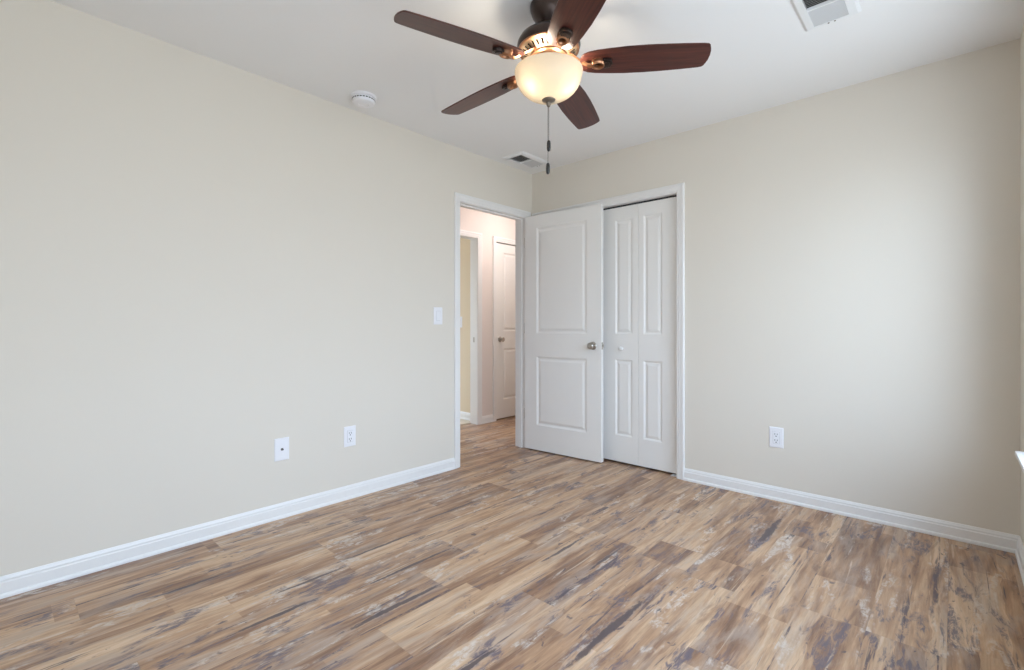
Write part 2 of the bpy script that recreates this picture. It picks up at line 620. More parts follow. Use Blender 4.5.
def panel_slab(bm, w, h, t, panels, rings=RINGS):
    """Moulded door slab: x 0..w, z 0..h, y 0..t, raised panels (x0, x1, z0, z1) on both faces."""
    xs = sorted({0, w, *[p[0] for p in panels], *[p[1] for p in panels]})
    zs = sorted({0, h, *[p[2] for p in panels], *[p[3] for p in panels]})
    for y, sgn in ((0.0, 1), (t, -1)):
        grid = {}

        def V(x, z):
            k = (x, z)
            if k not in grid:
                grid[k] = bm.verts.new((x, y, z))
            return grid[k]

        for a, b in zip(xs, xs[1:]):
            for c, d in zip(zs, zs[1:]):
                corners = [V(a, c), V(b, c), V(b, d), V(a, d)]
                xm, zm = (a + b) / 2, (c + d) / 2
                pan = [p for p in panels if p[0] < xm < p[1] and p[2] < zm < p[3]]
                if not pan:
                    bm.faces.new(corners)
                    continue
                prev = corners
                for o, dep in rings[1:]:
                    cur = [bm.verts.new((a + o, y + sgn * dep, c + o)), bm.verts.new((b - o, y + sgn * dep, c + o)),
                           bm.verts.new((b - o, y + sgn * dep, d - o)), bm.verts.new((a + o, y + sgn * dep, d - o))]
                    for i in range(4):
                        j = (i + 1) % 4
                        bm.faces.new((prev[i], prev[j], cur[j], cur[i]))
                    prev = cur
                bm.faces.new(prev)
        if y == 0.0:
            g0 = grid
        else:
            g1 = grid
    for zz in (0, h):
        for a, b in zip(xs, xs[1:]):
            bm.faces.new((g0[(a, zz)], g0[(b, zz)], g1[(b, zz)], g1[(a, zz)]))
    for xx in (0, w):
        for c, d in zip(zs, zs[1:]):
            bm.faces.new((g0[(xx, c)], g0[(xx, d)], g1[(xx, d)], g1[(xx, c)]))


def rot_y_to(dirv):
    """Matrix turning local +z to the given direction."""
    return Vector((0, 0, 1)).rotation_difference(Vector(dirv)).to_matrix().to_4x4()


# ------------------------------------------------------------------ the setting
# door openings
ENT_Y0, ENT_Y1, ENT_Z = -0.858, -0.092, 2.03       # room entry, in the left wall (rough opening inside the jamb)
CLO_X0, CLO_X1, CLO_Z = 0.068, 1.338, 2.022        # closet, in the back wall
HX = -1.05                                          # hall's far wall face
OP_Y0, OP_Y1, OP_Z = -0.46, 0.317, 2.035            # opening to the room across the hall
HD_Y0, HD_Y1, HD_Z = 0.615, 1.385, 2.035            # hall door
JT = 0.018                                          # jamb board thickness
HALL_Y0, HALL_Y1 = -2.2, 1.75

bm = bmesh.new(); add_box(bm, R2X - 0.2, XW + 0.02, FRONT_Y - 0.2, HALL_Y1 + 0.15, -0.06, 0.0)
struct(obj('floor', bm, M_FLOOR), 'brown weathered wood plank floor with dark streaks', 'floor')
bm = bmesh.new(); add_box(bm, R2X, HX - 0.108, -1.2, 0.40, 0.0, 0.010)
struct(obj('floor_carpet', bm, M_CARPET), 'cream carpet in the room across the hall', 'carpet')
bm = bmesh.new(); add_box(bm, R2X - 0.2, XW + 0.02, FRONT_Y - 0.2, HALL_Y1 + 0.15, ROOM_H, ROOM_H + 0.08)
struct(obj('ceiling', bm, M_CEIL), 'flat white painted ceiling', 'ceiling')

bm = bmesh.new()
wall_boxes(bm, 'x', -WT, 0.0, FRONT_Y, HALL_Y1, 0, ROOM_H, [(ENT_Y0 - JT, ENT_Y1 + JT, -0.01, ENT_Z + JT)])
struct(obj('wall_left', bm, M_WALL), 'long pale beige wall with the doorway at its far end', 'wall')
bm = bmesh.new()
wall_boxes(bm, 'y', 0.0, WT, 0.0, ROOM_W, 0, ROOM_H, [(CLO_X0 - JT, CLO_X1 + JT, -0.01, CLO_Z + JT)])
struct(obj('wall_back', bm, M_WALL), 'pale beige wall holding the white closet', 'wall')
bm = bmesh.new()
wall_boxes(bm, 'x', ROOM_W, XW, FRONT_Y, 0.9, 0, ROOM_H, [(WIN_Y0, WIN_Y1, WIN_Z0, WIN_Z1), (WIN2_Y0, WIN2_Y1, WIN_Z0, WIN_Z1)])
struct(obj('wall_right', bm, M_WALL), 'beige wall with the window at the right edge', 'wall')
bm = bmesh.new()
wall_boxes(bm, 'y', FRONT_Y - 0.14, FRONT_Y, -WT, XW, 0, ROOM_H, [])
struct(obj('wall_front', bm, M_WALL), 'plain beige wall facing the closet', 'wall')

# closet shell
bm = bmesh.new()
add_box(bm, 0.0, ROOM_W, 0.75, 0.85, 0, ROOM_H)
struct(obj('wall_closet_back', bm, M_WALL), 'wall at the back of the closet', 'wall')
bm = bmesh.new()
add_box(bm, 1.55, 1.65, WT, 0.75, 0, ROOM_H)
struct(obj('wall_closet_side', bm, M_WALL), 'side wall inside the closet', 'wall')
# hall and the room across it
bm = bmesh.new()
wall_boxes(bm, 'x', HX - 0.11, HX, HALL_Y0, HALL_Y1, 0, ROOM_H,
           [(OP_Y0 - JT, OP_Y1 + JT, -0.01, OP_Z + JT), (HD_Y0 - JT, HD_Y1 + JT, -0.01, HD_Z + JT)])
struct(obj('wall_hall', bm, M_HALL), 'hall wall seen through the doorway, with a white door', 'wall')
for nm, y0, y1, lab in (('wall_hall_near', HALL_Y0 - 0.1, HALL_Y0, 'wall closing the near end of the hall'),
                        ('wall_hall_far', HALL_Y1, HALL_Y1 + 0.1, 'wall closing the far end of the hall')):
    bm = bmesh.new(); add_box(bm, HX - 0.11, -WT, y0, y1, 0, ROOM_H)
    struct(obj(nm, bm, M_HALL), lab, 'wall')
bm = bmesh.new(); add_box(bm, R2X, HX - 0.11, 0.40, 0.50, 0, ROOM_H)
struct(obj('wall_bedroom_side', bm, M_TAN), 'tan wall seen through the opening across the hall', 'wall')
bm = bmesh.new(); add_box(bm, R2X, HX - 0.11, -1.3, -1.2, 0, ROOM_H)
struct(obj('wall_bedroom_near', bm, M_TAN), 'near wall of the carpeted room across the hall', 'wall')
bm = bmesh.new(); wall_boxes(bm, 'x', R2X - 0.14, R2X, -1.3, 0.50, 0, ROOM_H, [(W2_Y0, W2_Y1, W2_Z0, W2_Z1)])
struct(obj('wall_bedroom_far', bm, M_TAN), 'far wall of the carpeted room across the hall', 'wall')
bm = bmesh.new(); add_box(bm, -2.0, -1.9, 0.5, HALL_Y1 + 0.1, 0, ROOM_H); add_box(bm, -1.9, HX - 0.11, HALL_Y1, HALL_Y1 + 0.1, 0, ROOM_H)
struct(obj('wall_hall_closet', bm, M_HALL), 'wall behind the closed hall door', 'wall')

# baseboards
bm = bmesh.new()
sweep_base(bm, (0, FRONT_Y), (0, ENT_Y0 - 0.060), (1, 0), 1, 0)
struct(obj('baseboard_left', bm, M_TRIM), 'white baseboard along the left wall', 'baseboard')
bm = bmesh.new()
sweep_base(bm, (CLO_X1 + 0.060, 0), (ROOM_W, 0), (0, -1), 0, 1)
struct(obj('baseboard_back', bm, M_TRIM), 'white baseboard along the wall right of the closet', 'baseboard')
bm = bmesh.new()
sweep_base(bm, (ROOM_W, 0), (ROOM_W, FRONT_Y), (-1, 0), 1, 1)
struct(obj('baseboard_right', bm, M_TRIM), 'white baseboard under the window', 'baseboard')
bm = bmesh.new()
sweep_base(bm, (ROOM_W, FRONT_Y), (0, FRONT_Y), (0, 1), 1, 1)
struct(obj('baseboard_front', bm, M_TRIM), 'white baseboard along the wall facing the closet', 'baseboard')
bm = bmesh.new()
sweep_base(bm, (HX, OP_Y1 + 0.060), (HX, HD_Y0 - 0.060), (1, 0))
sweep_base(bm, (HX, HALL_Y0), (HX, OP_Y0 - 0.060), (1, 0))
struct(obj('baseboard_hall', bm, M_TRIM), 'short white baseboard in the hall beside the white hall door', 'baseboard')
bm = bmesh.new()
sweep_base(bm, (HX - 0.128, 0.40), (R2X, 0.40), (0, -1))
struct(obj('baseboard_bedroom', bm, M_TRIM, loc=(0, 0, 0.010)), 'white baseboard on the tan wall across the hall', 'baseboard')


# door casings and jambs
def casing_set(name, mapf, u0, u1, ztop, depth, label, back=False, stop=None):
    """Casing on the near face and jamb boards through the wall; mapf(u, z, h) -> point, h off the wall face."""
    bm_ = bmesh.new()
    sweep_casing(bm_, mapf, u0, u1, ztop, CASING)
    o = obj(name, bm_, M_TRIM)
    struct(o, label, 'door trim')
    j = bmesh.new()

    def slab(ua, ub, za, zb, ha, hb):
        cs = [mapf(u, z, h) for u in (ua, ub) for z in (za, zb) for h in (ha, hb)]
        vs = [j.verts.new(c) for c in cs]
        for f in ((0, 1, 3, 2), (4, 6, 7, 5), (0, 4, 5, 1), (2, 3, 7, 6), (0, 2, 6, 4), (1, 5, 7, 3)):
            j.faces.new([vs[i] for i in f])

    slab(u0 - JT, u0, 0, ztop + JT, -depth, 0)
    slab(u1, u1 + JT, 0, ztop + JT, -depth, 0)
    slab(u0, u1, ztop, ztop + JT, -depth, 0)
    if stop:
        a, b = stop
        slab(u0, u0 + 0.010, 0, ztop, -b, -a)
        slab(u1 - 0.010, u1, 0, ztop, -b, -a)
        slab(u0 + 0.010, u1 - 0.010, ztop - 0.010, ztop, -b, -a)
    obj('jamb', j, M_TRIM, o)
    if back:
        k = bmesh.new()
        sweep_casing(k, lambda u, z, h: mapf(u, z, -depth - h), u0, u1, ztop, CASING)
        obj('back_casing', k, M_TRIM, o)
    return o


casing_set('trim_1', lambda u, z, h: Vector((h, u, z)), ENT_Y0, ENT_Y1, ENT_Z, WT,
           'white casing around the open doorway in the left wall', True, (0.038, 0.072))
casing_set('trim_2', lambda u, z, h: Vector((u, -h, z)), CLO_X0, CLO_X1, CLO_Z, WT,
           'white casing around the closet')
casing_set('trim_3', lambda u, z, h: Vector((HX + h, u, z)), OP_Y0, OP_Y1, OP_Z, 0.11,
           'white casing around the opening across the hall', True)
casing_set('trim_4', lambda u, z, h: Vector((HX + h, u, z)), HD_Y0, HD_Y1, HD_Z, 0.11,
           'white casing around the closed hall door')
# strike plate on the jamb across the hall
bm = bmesh.new(); add_box(bm, HX - 0.066, HX - 0.044, OP_Y1 - 0.002, OP_Y1 + 0.001, 0.90, 0.955)
o = obj('strike_plate', bm, M_NICKEL, bpy.data.objects['trim_3'])
o['label'] = 'nickel strike plate'


# door knob: rose + stem + egg knob, built along local +z
def knob(parent, loc, dirv, proj=0.062, mat=None, name='door_knob', white=False):
    M = Matrix.Translation(loc) @ rot_y_to(dirv)
    b_ = bmesh.new()
    k = proj / 0.062
    prof = [(0.031, 0.0), (0.032, 0.004), (0.029, 0.008), (0.015, 0.011 * k), (0.0115, 0.020 * k), (0.0125, 0.028 * k),
            (0.021, 0.033 * k), (0.0265, 0.041 * k), (0.0275, 0.048 * k), (0.0255, 0.055 * k), (0.017, 0.0605 * k),
            (0.008, 0.062 * k), (0.0, 0.062 * k)]
    add_lathe(b_, prof, M, 32)
    o_ = obj(name, b_, mat or M_NICKEL, parent, smooth=50)
    o_['label'] = 'brushed nickel round knob'
    return o_


# ---- door_1: the open entry door
DW, DH, DT = 0.752, 2.022, 0.035
ang = math.radians(3.7)
door = empty('door_1', (0.008, -0.106, 0.010), (0, 0, ang))
struct(door, 'open white two-panel door swung back against the closet', 'door')
bm = bmesh.new()
panel_slab(bm, DW, DH, DT, [(0.130, 0.622, 0.215, 0.806), (0.130, 0.622, 1.006, 1.915)])
slab_o = obj('slab', bm, M_DOOR, door, bevel=0.0012, loc=(0, -0.006, 0))
knob(door, (DW - 0.070, -0.006, 0.912), (0, -1, 0))
k2 = knob(door, (DW - 0.070, DT - 0.006, 0.912), (0, 1, 0), 0.046)
bm = bmesh.new()
add_box(bm, DW - 0.001, DW + 0.0012, 0.000, 0.022, 0.884, 0.940)
add_box(bm, DW, DW + 0.011, 0.005, 0.017, 0.900, 0.924)
o = obj('latch', bm, M_NICKEL, door, bevel=0.001); o['label'] = 'nickel latch plate and bolt'
for zz in (0.30, 1.05, 1.80):
    b_ = bmesh.new()
    add_lathe(b_, [(0.0, -0.047), (0.004, -0.047), (0.0065, -0.044), (0.0065, 0.044), (0.004, 0.047), (0.0, 0.047)],
              Matrix.Translation((-0.004, 0.006, zz)), 14, cap=False)
    add_box(b_, -0.003, 0.0005, -0.004, 0.024, zz - 0.044, zz + 0.044)
    o = obj('hinge', b_, M_NICKEL, door, smooth=40); o['label'] = 'nickel hinge'

# ---- door_2: closed door across the hall
d2 = empty('door_2', (HX - 0.012, HD_Y0 + 0.003, 0.014))
struct(d2, 'closed white door across the hall', 'door')
W2 = HD_Y1 - HD_Y0 - 0.006
bm = bmesh.new()
panel_slab(bm, W2, 2.016, DT, [(0.125, W2 - 0.125, 0.215, 0.806), (0.125, W2 - 0.125, 1.006, 1.915)])
bmesh.ops.transform(bm, matrix=Matrix(((0, -1, 0, 0), (1, 0, 0, 0), (0, 0, 1, 0), (0, 0, 0, 1))), verts=bm.verts[:])
obj('slab', bm, M_DOOR, d2, bevel=0.0012)
knob(d2, (0, 0.068, 0.912), (1, 0, 0))

# ---- closet bifold doors: two pairs of leaves
BW = (CLO_X1 - CLO_X0) / 4


def bifold(name, x0, label, knob_leaf):
    root = empty(name, (x0, 0.042, 0.016))
    struct(root, label, 'closet door')
    w_ = BW - 0.0014
    for i in range(2):
        b_ = bmesh.new()
        xa, xb = (w_ - 0.198, w_ - 0.050) if i == 0 else (0.042, 0.190)
        panel_slab(b_, w_, 1.992, 0.032, [(xa, xb, 0.205, 0.800), (xa, xb, 1.000, 1.895)],
                   [(0.0, 0.0), (0.004, 0.003), (0.011, 0.008), (0.017, 0.008), (0.036, 0.0015), (0.038, 0.0015)])
        leaf = obj('leaf', b_, M_DOOR, root, bevel=0.001, loc=(0.0007 + i * BW, 0, 0))
        if i == knob_leaf:
            kb = bmesh.new()
            add_lathe(kb, [(0.013, 0.0), (0.012, 0.004), (0.008, 0.008), (0.0085, 0.012), (0.015, 0.018), (0.0175, 0.024),
                           (0.015, 0.030), (0.007, 0.033), (0.0, 0.0335)],
                      Matrix.Translation((0.178, 0, 0.885)) @ rot_y_to((0, -1, 0)), 24)
            o_ = obj('knob', kb, M_TRIM, leaf, smooth=50)
    return root


bifold('door_3', CLO_X0 + 2 * BW, 'white folding closet door pair with a small white knob', 0)
bl = bifold('door_4', CLO_X0, 'white folding closet door pair mostly behind the open door', 9)
# closet track under the head, black for the gap's shadow; pivot bracket on floor
bm = bmesh.new(); add_box(bm, CLO_X0, CLO_X1, 0.046, 0.070, CLO_Z - 0.009, CLO_Z)
o = obj('track', bm, M_DARK, bpy.data.objects['trim_2']); o['label'] = 'door track, black for the shadow in the gap'
bm = bmesh.new(); add_box(bm, CLO_X1 - 0.055, CLO_X1, 0.020, 0.066, 0.0, 0.003); add_box(bm, CLO_X1 - 0.003, CLO_X1, 0.020, 0.066, 0.0, 0.014)
obj('floor_bracket', bm, M_PLATE, bpy.data.objects['trim_2'])


# ------------------------------------------------------------------ windows
def window(name, mapf, u0, u1, z0, z1, label, stool=True):
    """mapf(u, d, z): u along the wall, d into the wall (0 = room face), z up."""
    root = empty(name, mapf(u0, 0, z0))
    struct(root, label, 'window')
    inv = Vector(root.location)

    def bx(b_, ua, ub, da, db, za, zb):
        cs = [Vector(mapf(u, d, z)) - inv for u in (ua, ub) for d in (da, db) for z in (za, zb)]
        vs = [b_.verts.new(c) for c in cs]
        for f in ((0, 1, 3, 2), (4, 6, 7, 5), (0, 4, 5, 1), (2, 3, 7, 6), (0, 2, 6, 4), (1, 5, 7, 3)):
            b_.faces.new([vs[i] for i in f])

    fr = bmesh.new()
    t = 0.026
    um = (u0 + u1) / 2
    bx(fr, u0, u0 + t, 0.045, 0.110, z0, z1); bx(fr, u1 - t, u1, 0.045, 0.110, z0, z1)
    bx(fr, u0 + t, u1 - t, 0.045, 0.110, z1 - t, z1); bx(fr, u0 + t, u1 - t, 0.045, 0.110, z0, z0 + t)
    bx(fr, um - 0.03, um + 0.03, 0.045, 0.110, z0 + t, z1 - t)
    obj('window_frame', fr, M_VINYL, root, bevel=0.002)
    zm = (z0 + z1) / 2
    for ua, ub in ((u0 + t, um - 0.03), (um + 0.03, u1 - t)):
        for za, zb, da in ((z0 + t, zm + 0.02, 0.053), (zm - 0.02, z1 - t, 0.081)):
            s_ = bmesh.new(); w_ = 0.030
            bx(s_, ua, ua + w_, da, da + 0.025, za, zb); bx(s_, ub - w_, ub, da, da + 0.025, za, zb)
            bx(s_, ua + w_, ub - w_, da, da + 0.025, za, za + w_); bx(s_, ua + w_, ub - w_, da, da + 0.025, zb - w_, zb)
            so = obj('sash', s_, M_VINYL, root, bevel=0.0015)
            g_ = bmesh.new(); bx(g_, ua + w_ - 0.004, ub - w_ + 0.004, da + 0.011, da + 0.014, za + w_ - 0.004, zb - w_ + 0.004)
            obj('pane', g_, M_GLASS, so)
    st = bmesh.new()
    bx(st, u0 - 0.025, u1 + 0.025, -0.042, 0.0, z0 - 0.012, z0 + 0.008)
    bx(st, u0, u1, 0.0, 0.047, z0, z0 + 0.008)
    obj('window_sill', st, M_TRIM, root, bevel=0.003)
    ap = bmesh.new()
    bx(ap, u0 - 0.015, u1 + 0.015, -0.013, 0.0, z0 - 0.075, z0 - 0.012)
    obj('apron', ap, M_TRIM, root, bevel=0.002)


window('window_1', lambda u, d, z: (ROOM_W + d, u, z), WIN_Y0, WIN_Y1, WIN_Z0 - 0.012, WIN_Z1,
       'white window with a projecting sill at the right edge')
window('added_window_3', lambda u, d, z: (ROOM_W + d, u, z), WIN2_Y0, WIN2_Y1, WIN_Z0 - 0.012, WIN_Z1,  # added out of view for extra side daylight
       'white window added out of view on the right wall for daylight')
window('added_window_2', lambda u, d, z: (R2X - d, u, z), W2_Y0, W2_Y1, W2_Z0 - 0.012, W2_Z1,  # added so daylight reaches the tan room
       'white window added to light the carpeted room across the hall')


# ------------------------------------------------------------------ wall plates
def plate_root(name, origin, u, n, label, cat, group=None):
    """A wall plate whose local x is along the wall, local y out of the wall, local z up."""
    u, n = Vector(u), Vector(n)
    m = Matrix(((u.x, n.x, 0, origin[0]), (u.y, n.y, 0, origin[1]), (0, 0, 1, origin[2]), (0, 0, 0, 1)))
    r = empty(name)
    r.matrix_world = m
    tag(r, label, cat, group)
    return r


PWD, PHT = 0.080, 0.126


def plate_part(root, hole=None):
    b_ = bmesh.new()
    w_, h_ = PWD / 2, PHT / 2
    a = [(-w_, 0.0005, -h_), (w_, 0.0005, -h_), (w_, 0.0005, h_), (-w_, 0.0005, h_)]
    c = [(-w_, 0.003, -h_), (w_, 0.003, -h_), (w_, 0.003, h_), (-w_, 0.003, h_)]
    s = 0.004
    d = [(-w_ + s, 0.0058, -h_ + s), (w_ - s, 0.0058, -h_ + s), (w_ - s, 0.0058, h_ - s), (-w_ + s, 0.0058, h_ - s)]
    rings = [[b_.verts.new(p) for p in r] for r in (a, c, d)]
    for ra, rb in zip(rings, rings[1:]):
        for i in range(4):
            j = (i + 1) % 4
            b_.faces.new((ra[i], ra[j], rb[j], rb[i]))
    b_.faces.new(rings[0]); b_.faces.new(rings[-1])
    return obj('wall_plate', b_, M_PLATE, root)


def screws(root, zs):
    for z in zs:
        b_ = bmesh.new()
        add_lathe(b_, [(0.0033, 0.0056), (0.0033, 0.0066), (0.0018, 0.0070), (0.0, 0.0070)],
                  Matrix.Translation((0, 0, z)) @ rot_y_to((0, 1, 0)), 12)
        obj('screw', b_, M_PLATE, root)


def make_outlet(origin, u, n, label):
    r = plate_root('wall_outlet', origin, u, n, label, 'outlet', 'white wall outlets')
    plate_part(r)
    b_ = bmesh.new(); add_box(b_, -0.018, 0.018, 0.005, 0.0085, -0.036, 0.036)
    rc = obj('receptacle', b_, M_PLATE, r, bevel=0.001)
    # thin dark reveal round the receptacle
    b_ = bmesh.new(); add_box(b_, -0.0192, 0.0192, 0.005, 0.0062, -0.0372, 0.0372)
    obj('reveal', b_, simple('reveal_shade', (0.45, 0.45, 0.47), 0.6), rc)
    for zc in (0.0185, -0.0185):
        b_ = bmesh.new()
        add_box(b_, -0.0080, -0.0052, 0.0084, 0.0089, zc - 0.002, zc + 0.0085)
        add_box(b_, 0.0052, 0.0080, 0.0084, 0.0089, zc - 0.001, zc + 0.0075)
        add_lathe(b_, [(0.0034, 0.0084), (0.0034, 0.0089), (0.0, 0.0089)],
                  Matrix.Translation((0, 0, zc - 0.0095)) @ rot_y_to((0, 1, 0)), 14)
        o_ = obj('socket_slots', b_, M_SLOT, rc); o_['label'] = 'dark plug slots'
    screws(r, (0.050, -0.050))
    return r


def make_switch(origin, u, n, label):
    r = plate_root('light_switch', origin, u, n, label, 'switch', 'white rocker switches')
    plate_part(r)
    b_ = bmesh.new(); add_box(b_, -0.0185, 0.0185, 0.005, 0.0062, -0.0365, 0.0365)
    obj('switch_frame', b_, simple('switch_reveal', (0.55, 0.55, 0.57), 0.5), r)
    b_ = bmesh.new()
    vs = [b_.verts.new(p) for p in ((-0.0165, 0.006, -0.0345), (0.0165, 0.006, -0.0345), (0.0165, 0.006, 0.0345), (-0.0165, 0.006, 0.0345),
                                    (-0.0165, 0.0105, -0.0345), (0.0165, 0.0105, -0.0345), (0.0165, 0.0080, 0.0), (-0.0165, 0.0080, 0.0),
                                    (0.0165, 0.0072, 0.0345), (-0.0165, 0.0072, 0.0345))]
    for f in ((0, 1, 2, 3), (4, 5, 6, 7), (7, 6, 8, 9), (0, 1, 5, 4), (3, 2, 8, 9), (1, 2, 8, 6, 5), (0, 3, 9, 7, 4)):
        b_.faces.new([vs[i] for i in f])
    obj('rocker', b_, M_PLATE, r)
    screws(r, (0.050, -0.050))
    return r


def make_coax(origin, u, n, label):
    r = plate_root('cable_plate', origin, u, n, label, 'cable jack')
    plate_part(r)
    b_ = bmesh.new()
    M = rot_y_to((0, 1, 0))
    add_lathe(b_, [(0.0078, 0.0056), (0.0078, 0.0085), (0.0052, 0.0085), (0.0052, 0.0170), (0.0038, 0.0172), (0.0036, 0.0120), (0.0, 0.0120)], M, 6)
    o_ = obj('coaxial_jack', b_, simple('jack_metal', (0.16, 0.15, 0.14), 0.4, metal=0.8), r); o_['label'] = 'dark threaded metal jack'
    screws(r, (0.030, -0.030))
    return r


make_outlet((0, -1.772, 0.388), (0, -1, 0), (1, 0, 0), 'white outlet on the left wall, nearer the doorway')
make_coax((0, -2.186, 0.385), (0, -1, 0), (1, 0, 0), 'white cable plate with one dark round jack on the left wall')
make_outlet((1.978, 0, 0.387), (1, 0, 0), (0, -1, 0), 'white outlet on the wall right of the closet')
make_switch((0, -1.072, 1.152), (0, -1, 0), (1, 0, 0), 'white rocker switch on the left wall beside the doorway')
make_switch((-1.43, 0.40, 1.125), (1, 0, 0), (0, -1, 0), 'white switch on the tan wall across the hall')


# ------------------------------------------------------------------ ceiling things
def make_vent(loc, label, core=(0.130, 0.285), plate=(0.212, 0.350)):
    r = empty('ceiling_vent', loc)
    tag(r, label, 'air vent', 'ceiling air registers')
    cx, cy = core[0] / 2, core[1] / 2
    px_, py_ = plate[0] / 2, plate[1] / 2
    H0, H1 = 0.0, -0.014
    b_ = bmesh.new()
    outer = [(-px_, -py_), (px_, -py_), (px_, py_), (-px_, py_)]
    s = 0.012
    mid = [(-px_ + s, -py_ + s), (px_ - s, -py_ + s), (px_ - s, py_ - s), (-px_ + s, py_ - s)]
    inn = [(-cx, -cy), (cx, -cy), (cx, cy), (-cx, cy)]
    rings = [[b_.verts.new((x, y, z)) for x, y in pts] for pts, z in
             ((outer, H0), (outer, -0.003), (mid, H1 + 0.002), (inn, H1), (inn, H0))]
    for ra, rb in zip(rings, rings[1:]):
        for i in range(4):
            j = (i + 1) % 4
            b_.faces.new((ra[i], ra[j], rb[j], rb[i]))
    # divider between the two louvre banks
    add_box(b_, -cx, cx, -0.004, 0.004, H1, H0)
    obj('frame', b_, M_VENT, r)
    b_ = bmesh.new(); add_box(b_, -cx, cx, -cy, cy, -0.0012, -0.0002)  # no hole in the ceiling; flat black sheet holds the duct's shade
    o_ = obj('duct_shade_sheet', b_, M_DARK, r); o_['label'] = 'black sheet for the shade inside the duct'
    for side in (-1, 1):
        b_ = bmesh.new()
        n = 11
        for i in range(n):
            yc = side * (0.008 + (cy - 0.010) * (i + 0.5) / n)
            # near bank leans with the view from the far-off side, far bank against it
            dy = 0.0092
            for th in (0,):
                y_lo = yc + side * dy
                y_hi = yc - side * dy
                t = 0.0007
                vs = [b_.verts.new(p) for p in ((-cx, y_lo - t, H1 + 0.001), (cx, y_lo - t, H1 + 0.001), (cx, y_lo + t, H1 + 0.001), (-cx, y_lo + t, H1 + 0.001),
                                                (-cx, y_hi - t, -0.002), (cx, y_hi - t, -0.002), (cx, y_hi + t, -0.002), (-cx, y_hi + t, -0.002))]
                for f in ((0, 1, 2, 3), (4, 7, 6, 5), (0, 4, 5, 1), (1, 5, 6, 2), (2, 6, 7, 3), (3, 7, 4, 0)):
                    b_.faces.new([vs[k] for k in f])
        obj('louvre_bank', b_, M_LOUVRE, r)
    for sx in (-1, 1):
        b_ = bmesh.new()
        add_lathe(b_, [(0.004, 0.0), (0.0035, -0.002), (0.0, -0.0025)], Matrix.Translation((0.012 * sx, py_ - 0.022, H1 + 0.001)), 10)
        obj('screw', b_, M_FINIAL, r)
    return r


make_vent((0.208, -0.318, ROOM_H), 'white ceiling vent in the corner above the doorway')
make_vent((2.389, -0.928, ROOM_H), 'white ceiling vent at the top edge, above the right wall')

sd = empty('smoke_detector', (0.205, -1.795, ROOM_H))
tag(sd, 'round white smoke detector on the ceiling by the left wall', 'smoke detector')
bm = bmesh.new()
add_lathe(bm, [(0.0, 0.0), (0.074, 0.0), (0.074, -0.010), (0.070, -0.013), (0.0, -0.013)], n=48, cap=False)
obj('mounting_base', bm, M_PLATE, sd, smooth=35)
bm = bmesh.new()
add_lathe(bm, [(0.0, -0.013), (0.062, -0.013), (0.066, -0.018), (0.066, -0.032), (0.060, -0.042), (0.050, -0.046), (0.030, -0.048), (0.028, -0.045), (0.0, -0.045)], n=48, cap=False)
cv = obj('cover', bm, M_PLATE, sd, smooth=35)
bm = bmesh.new()
add_lathe(bm, [(0.0, -0.044), (0.009, -0.044), (0.009, -0.048), (0.0, -0.0485)], Matrix.Translation((0.014, 0, 0)), 16, cap=False)
obj('test_button', bm, M_PLATE, cv, smooth=35)
bm = bmesh.new()
for i in range(24):
    a = 2 * PI * i / 24
    m_ = Matrix.Rotation(a, 4, 'Z')
    vs = add_box(bm, 0.0645, 0.0664, -0.006, 0.006, -0.0285, -0.0225)
    bmesh.ops.transform(bm, matrix=m_, verts=vs)
obj('sensing_slots', bm, M_SLOT, cv)

# ------------------------------------------------------------------ ceiling fan
FX, FY, ZB = 1.523, -1.700, 2.184
fan = empty('ceiling_fan', (FX, FY, ROOM_H))
tag(fan, 'bronze ceiling fan with five dark wood blades and a lit glass bowl', 'ceiling fan')


def fz(prof):
    return [(r, z - ROOM_H) for r, z in prof]


bm = bmesh.new()
add_lathe(bm, fz([(0.0, 2.4395), (0.072, 2.4395), (0.078, 2.432), (0.077, 2.412), (0.070, 2.390), (0.057, 2.368), (0.045, 2.354), (0.038, 2.346), (0.033, 2.336), (0.033, 2.314), (0.0, 2.314)]), n=64, cap=False)
obj('canopy', bm, M_BRONZE, fan, smooth=40)
bm = bmesh.new()
add_lathe(bm, fz([(0.0, 2.326), (0.040, 2.326), (0.070, 2.321), (0.098, 2.310), (0.120, 2.293), (0.132, 2.273), (0.134, 2.258), (0.129, 2.246), (0.0, 2.246)]), n=72, cap=False)
mh = obj('motor_housing', bm, M_BRONZE, fan, smooth=40)
bm = bmesh.new()
add_lathe(bm, fz([(0.118, 2.247), (0.129, 2.247), (0.129, 2.241), (0.124, 2.238), (0.118, 2.240)]), n=72, cap=False)
o = obj('trim_ring', bm, M_COPPER, mh, smooth=50); o['label'] = 'copper ring'
# vented cone below the motor, with slots
bm = bmesh.new()
NV = 30
ro, zo, ri, zi = 0.119, 2.241 - ROOM_H, 0.078, 2.220 - ROOM_H


def cone_pt(s, a):
    return Vector(((ro + (ri - ro) * s) * math.cos(a), (ro + (ri - ro) * s) * math.sin(a), zo + (zi - zo) * s))


